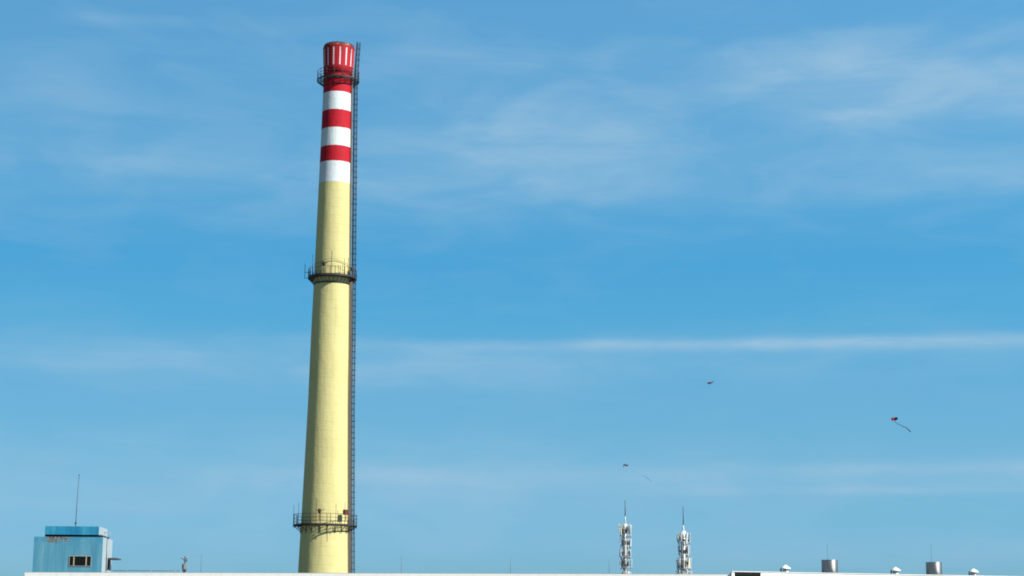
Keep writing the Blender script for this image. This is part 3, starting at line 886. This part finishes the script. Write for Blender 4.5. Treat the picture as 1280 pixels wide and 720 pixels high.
# ------------------------------------------------------------------ white hall on the right
HAC = at(914.6, 713.6, 110.0); ZH = HAC.z
HB = at_z(1245, 719.6, ZH); HA = at_z(908.2, 720, ZH)
e1 = (HB - HAC); e1.z = 0; l1 = e1.length * 1.7; e1.normalize()
e2 = (HA - HAC); e2.z = 0; e2.normalize(); l2 = 34.0
HYAW = math.atan2(e1.y, e1.x)
hall = empty('white_hall', (HAC.x, HAC.y, 0), 'low white hall with a black louvre at its corner and steel flues on top', 'building', rz=HYAW)
inv = Matrix.Rotation(-HYAW, 3, 'Z')
ax, bx_ = inv @ (e1 * l1), inv @ (e2 * l2)
foot = [(0, 0), (ax.x, ax.y), (ax.x + bx_.x, ax.y + bx_.y), (bx_.x, bx_.y)]
MB().prism(foot, 0, ZH - 0.055).build('wall', M['hallwall'], hall)
f2 = [(0.0, -0.05), (ax.x + 0.03, ax.y - 0.05), (ax.x + bx_.x, ax.y + bx_.y + 0.05), (bx_.x, bx_.y)]
MB().prism(f2, ZH - 0.053, ZH - 0.02).build('coping', M['white'], hall)
f3 = [(0.1, 0.12), (ax.x - 0.1, ax.y + 0.12), (ax.x + bx_.x - 0.1, ax.y + bx_.y - 0.1), (bx_.x + 0.1, bx_.y - 0.1)]
MB().prism(f3, ZH - 0.02, ZH).build('roof', M['roofing'], hall)


def on_hall(px, back, z=None):
    d = raydir(px, 716); n_ = Vector((-e1.y, e1.x, 0))
    A = Vector((HAC.x, HAC.y, 0)) + n_ * back
    det = d.x * (-e1.y) + e1.x * d.y
    t_ = ((A.x - CAM.x) * (-e1.y) + e1.x * (A.y - CAM.y)) / det
    return Vector((CAM.x + d.x * t_, CAM.y + d.y * t_, ZH if z is None else z))


def hall_x(px):
    return (inv @ (on_hall(px, 0) - Vector((HAC.x, HAC.y, ZH)))).x


lx0, lx1 = hall_x(918.4), hall_x(950.6)
lv = MB(); lv.box(((lx0 + lx1) / 2, -0.012, ZH - 1.09), (lx1 - lx0, 0.03, 2.05))
LV = lv.build('louvre', M['black'], hall)
sl = MB()
for k in range(12):
    sl.box(((lx0 + lx1) / 2, -0.035, ZH - 0.26 - k * 0.165), (lx1 - lx0 - 0.04, 0.03, 0.012), Matrix.Rotation(R(-35), 3, 'X'))
sl.build('blade', M['black'], LV)

# mushroom vents
VP = [(982, 708.0, 'white mushroom roof vent on the hall, between black louvre and first steel flue'),
      (1119.5, 710.6, 'white mushroom roof vent on the hall, between the two steel flues'),
      (1217, 712.2, 'white mushroom roof vent on the hall, right of both steel flues')]
vproto = None
for px, py, lb in VP:
    q = on_hall(px, 1.2); s = scale(q)
    if vproto is None:
        V = empty('roof_vent', q, lb, 'roof vent', 'white mushroom vents on the hall roof')
        top = at(px, 707.2, q.y).z - ZH + 0.05
        rv = 6.6 * s
        MB().lathe([(rv * .60, 0), (rv * .60, top * .22), (rv * .42, top * .24), (rv * .42, top * .55)], 24, cap1=True).build('collar', M['offwhite'], V)
        MB().lathe([(rv * .40, top * .52), (rv * .96, top * .46), (rv, top * .50), (rv * .97, top * .58), (rv * .70, top * .74), (rv * .34, top * .90), (rv * .14, top), (0.001, top * 1.02)], 28, cap0=True).build('cap', M['vent'], V)
        st = MB()
        for a in (20, 110, 200, 290):
            q2 = Vector((math.cos(R(a)) * rv * .86, math.sin(R(a)) * rv * .86, 0))
            st.tube([q2, q2 + Vector((0, 0, top * .55))], 0.025, 5)
        st.tube([(-rv * .95, -0.05, 0), (-rv * .95, -0.05, top * .5)], 0.035, 6); st.build('strut', M['grey'], V)
        vproto = V
    else:
        V = vproto.copy(); COL.objects.link(V); V.location = q; V['label'] = lb
        for chd in vproto.children:
            cc = chd.copy(); COL.objects.link(cc); cc.parent = V

# steel flues
fproto = None
for px, lb in ((1037.3, 'stainless steel flue on the hall roof, the one nearer the black louvre'),
               (1167.6, 'stainless steel flue on the hall roof, between the two right mushroom vents')):
    q = on_hall(px, 2.0)
    if fproto is None:
        s = scale(q); hf = at(px, 700.0, q.y).z - ZH; rf_ = 10.0 * s
        V = empty('steel_flue', q, lb, 'flue', 'steel flues on the hall roof')
        MB().lathe([(rf_, 0), (rf_, hf - 0.03)], 48, cap0=True).build('duct', M['steel'], V)
        MB().lathe([(rf_ - 0.03, hf - 0.4), (rf_ - 0.03, hf - 0.03), (rf_ + 0.015, hf - 0.03), (rf_ + 0.015, hf), (rf_ - 0.05, hf), (rf_ - 0.05, hf - 0.4)], 48, smooth=False).build('rim', M['steel'], V)
        MB().lathe([(rf_ + 0.002, 0.0), (rf_ + 0.02, 0.0), (rf_ + 0.02, 0.05), (rf_ + 0.002, 0.05)], 48, smooth=False).build('base_flange', M['galv'], V)
        fproto = V
    else:
        V = fproto.copy(); COL.objects.link(V); V.location = q; V['label'] = lb
        for chd in fproto.children:
            cc = chd.copy(); COL.objects.link(cc); cc.parent = V
rod(1035.2, 680, on_hall(1035.2, 4.0), 'thin lightning rod rising behind the steel flue nearer the black louvre', 0.012)
rod(1165.0, 680, on_hall(1165.0, 4.0), 'thin lightning rod rising behind the steel flue between two mushroom vents', 0.012)

# ------------------------------------------------------------------ kites
KY = 180.0


def sail(pts, spine, mat_, parent, name='sail', th=0.012):
    """a thin cloth sail of the given outline (list of (x, y, z)), with real thickness"""
    b = MB(); n = len(pts)
    for o_ in (0, th):
        for q in pts:
            b.v.append(Vector(q) + Vector((0, o_, 0)))
    for k in range(n):
        b.face((k, (k + 1) % n, n + (k + 1) % n, n + k))
    for k in range(1, n - 1):
        b.face((0, k + 1, k)); b.face((n, n + k, n + k + 1))
    return b.build(name, mat_, parent)


s = scale(at(887, 478, KY))
def kpt(px, py, cx_, cy_, dy_=0.0):
    return ((px - cx_) * s, dy_, -(py - cy_) * s)


s *= 1.18
K = empty('kite', at(887, 478, KY), 'small dark kite with one raised wing, highest of the three in the sky', 'kite', 'kites flying above the hall')
sail([kpt(884, 478.8, 887, 478, -.1), kpt(886, 477.6, 887, 478, .1), kpt(888.6, 477.4, 887, 478, .2), kpt(889.4, 478.9, 887, 478, 0), kpt(887.5, 480.0, 887, 478, -.15), kpt(885, 480.0, 887, 478, -.2)], None, M['kitedark'], K)
sail([kpt(888.4, 477.6, 887, 478, .2), kpt(891.6, 475.8, 887, 478, .5), kpt(892.0, 476.6, 887, 478, .4), kpt(890.2, 478.0, 887, 478, .1), kpt(889.2, 479.0, 887, 478, 0)], None, M['kitedark'], K, 'wing')
MB().tube([kpt(884.2, 479.2, 887, 478, -.1), kpt(889.4, 478.2, 887, 478, .1), kpt(891.8, 476.2, 887, 478, .45)], 0.012, 5).build('spar', M['dark'], K)

s = scale(at(887, 478, KY))
K = empty('kite', at(1117.5, 524, KY), 'dark red kite with broad wings trailing a long curved ribbon tail', 'kite', 'kites flying above the hall')
q_ = lambda a, b, c=0: kpt(a, b, 1117.5, 524, c)
sail([q_(1116.4, 525.6), q_(1114.6, 526.3, -.2), q_(1113.3, 525.6, -.3), q_(1113.8, 523, -.2), q_(1114.8, 522, -.1), q_(1117, 522.4)], None, M['kitedark'], K, 'wing')
sail([q_(1118.4, 525.4), q_(1117.6, 522.4), q_(1119.4, 521.8, -.1), q_(1121.2, 522, -.2), q_(1121.6, 523.6, -.3), q_(1120.6, 525.2, -.2)], None, M['kitedark'], K, 'wing')
sail([q_(1115.8, 522.2, -.04), q_(1118.9, 521.9, -.04), q_(1119.2, 525, -.04), q_(1118.4, 526.6, -.04), q_(1117, 525.8, -.04), q_(1115.6, 524.8, -.04)], None, M['kitered'], K)
MB().tube([q_(1118.2, 526.2), q_(1120, 528, .1), q_(1122, 529, .2), q_(1124.3, 529.9, .3), q_(1126.5, 531.2, .3), q_(1129, 532.2, .4), q_(1131.5, 532.9, .5), q_(1134, 534, .5), q_(1136.5, 536, .6), q_(1139.6, 538.9, .6)], 0.022, 6, r2=0.055).build('tail', M['kiteblue'], K)

K = empty('kite', at(782.4, 581.4, KY), 'small black kite flying just above the slim cell tower, with faint thread tail', 'kite', 'kites flying above the hall')
q_ = lambda a, b, c=0: kpt(a, b, 782.4, 581.4, c)
sail([q_(779.4, 580.0, -.2), q_(780.6, 580.0), q_(782.2, 580.8), q_(785.6, 580.8, .3), q_(786.4, 581.1, .3), q_(784.6, 582.2, .1), q_(782.8, 583.1, 0), q_(781.0, 582.2, -.1)], None, M['kitedark'], K)
sail([q_(779.4, 580.2, -.2), q_(780.6, 581.2, -.1), q_(779.9, 583.2, -.2), q_(779.0, 584.5, -.3), q_(778.8, 582.8, -.3)], None, M['kitedark'], K, 'wing')
MB().tube([q_(783, 583), q_(792, 588.5, .2), q_(804, 594, .4)], 0.002, 5).build('string', M['kiteblue'], K)
MB().tube([q_(804, 594, .4), q_(808, 595.7, .5), q_(811, 598.4, .6), q_(814.5, 600.4, .7)], 0.010, 6, r2=0.014).build('tail', M['kiteblue'], K)
print('CHIM', CHX, TOCAM, Z_P3, Z_P2, Z_P1, Z_TOP, PROF, 'ZP', ZP, 'ZH', ZH, 'house', HW, HTOP)
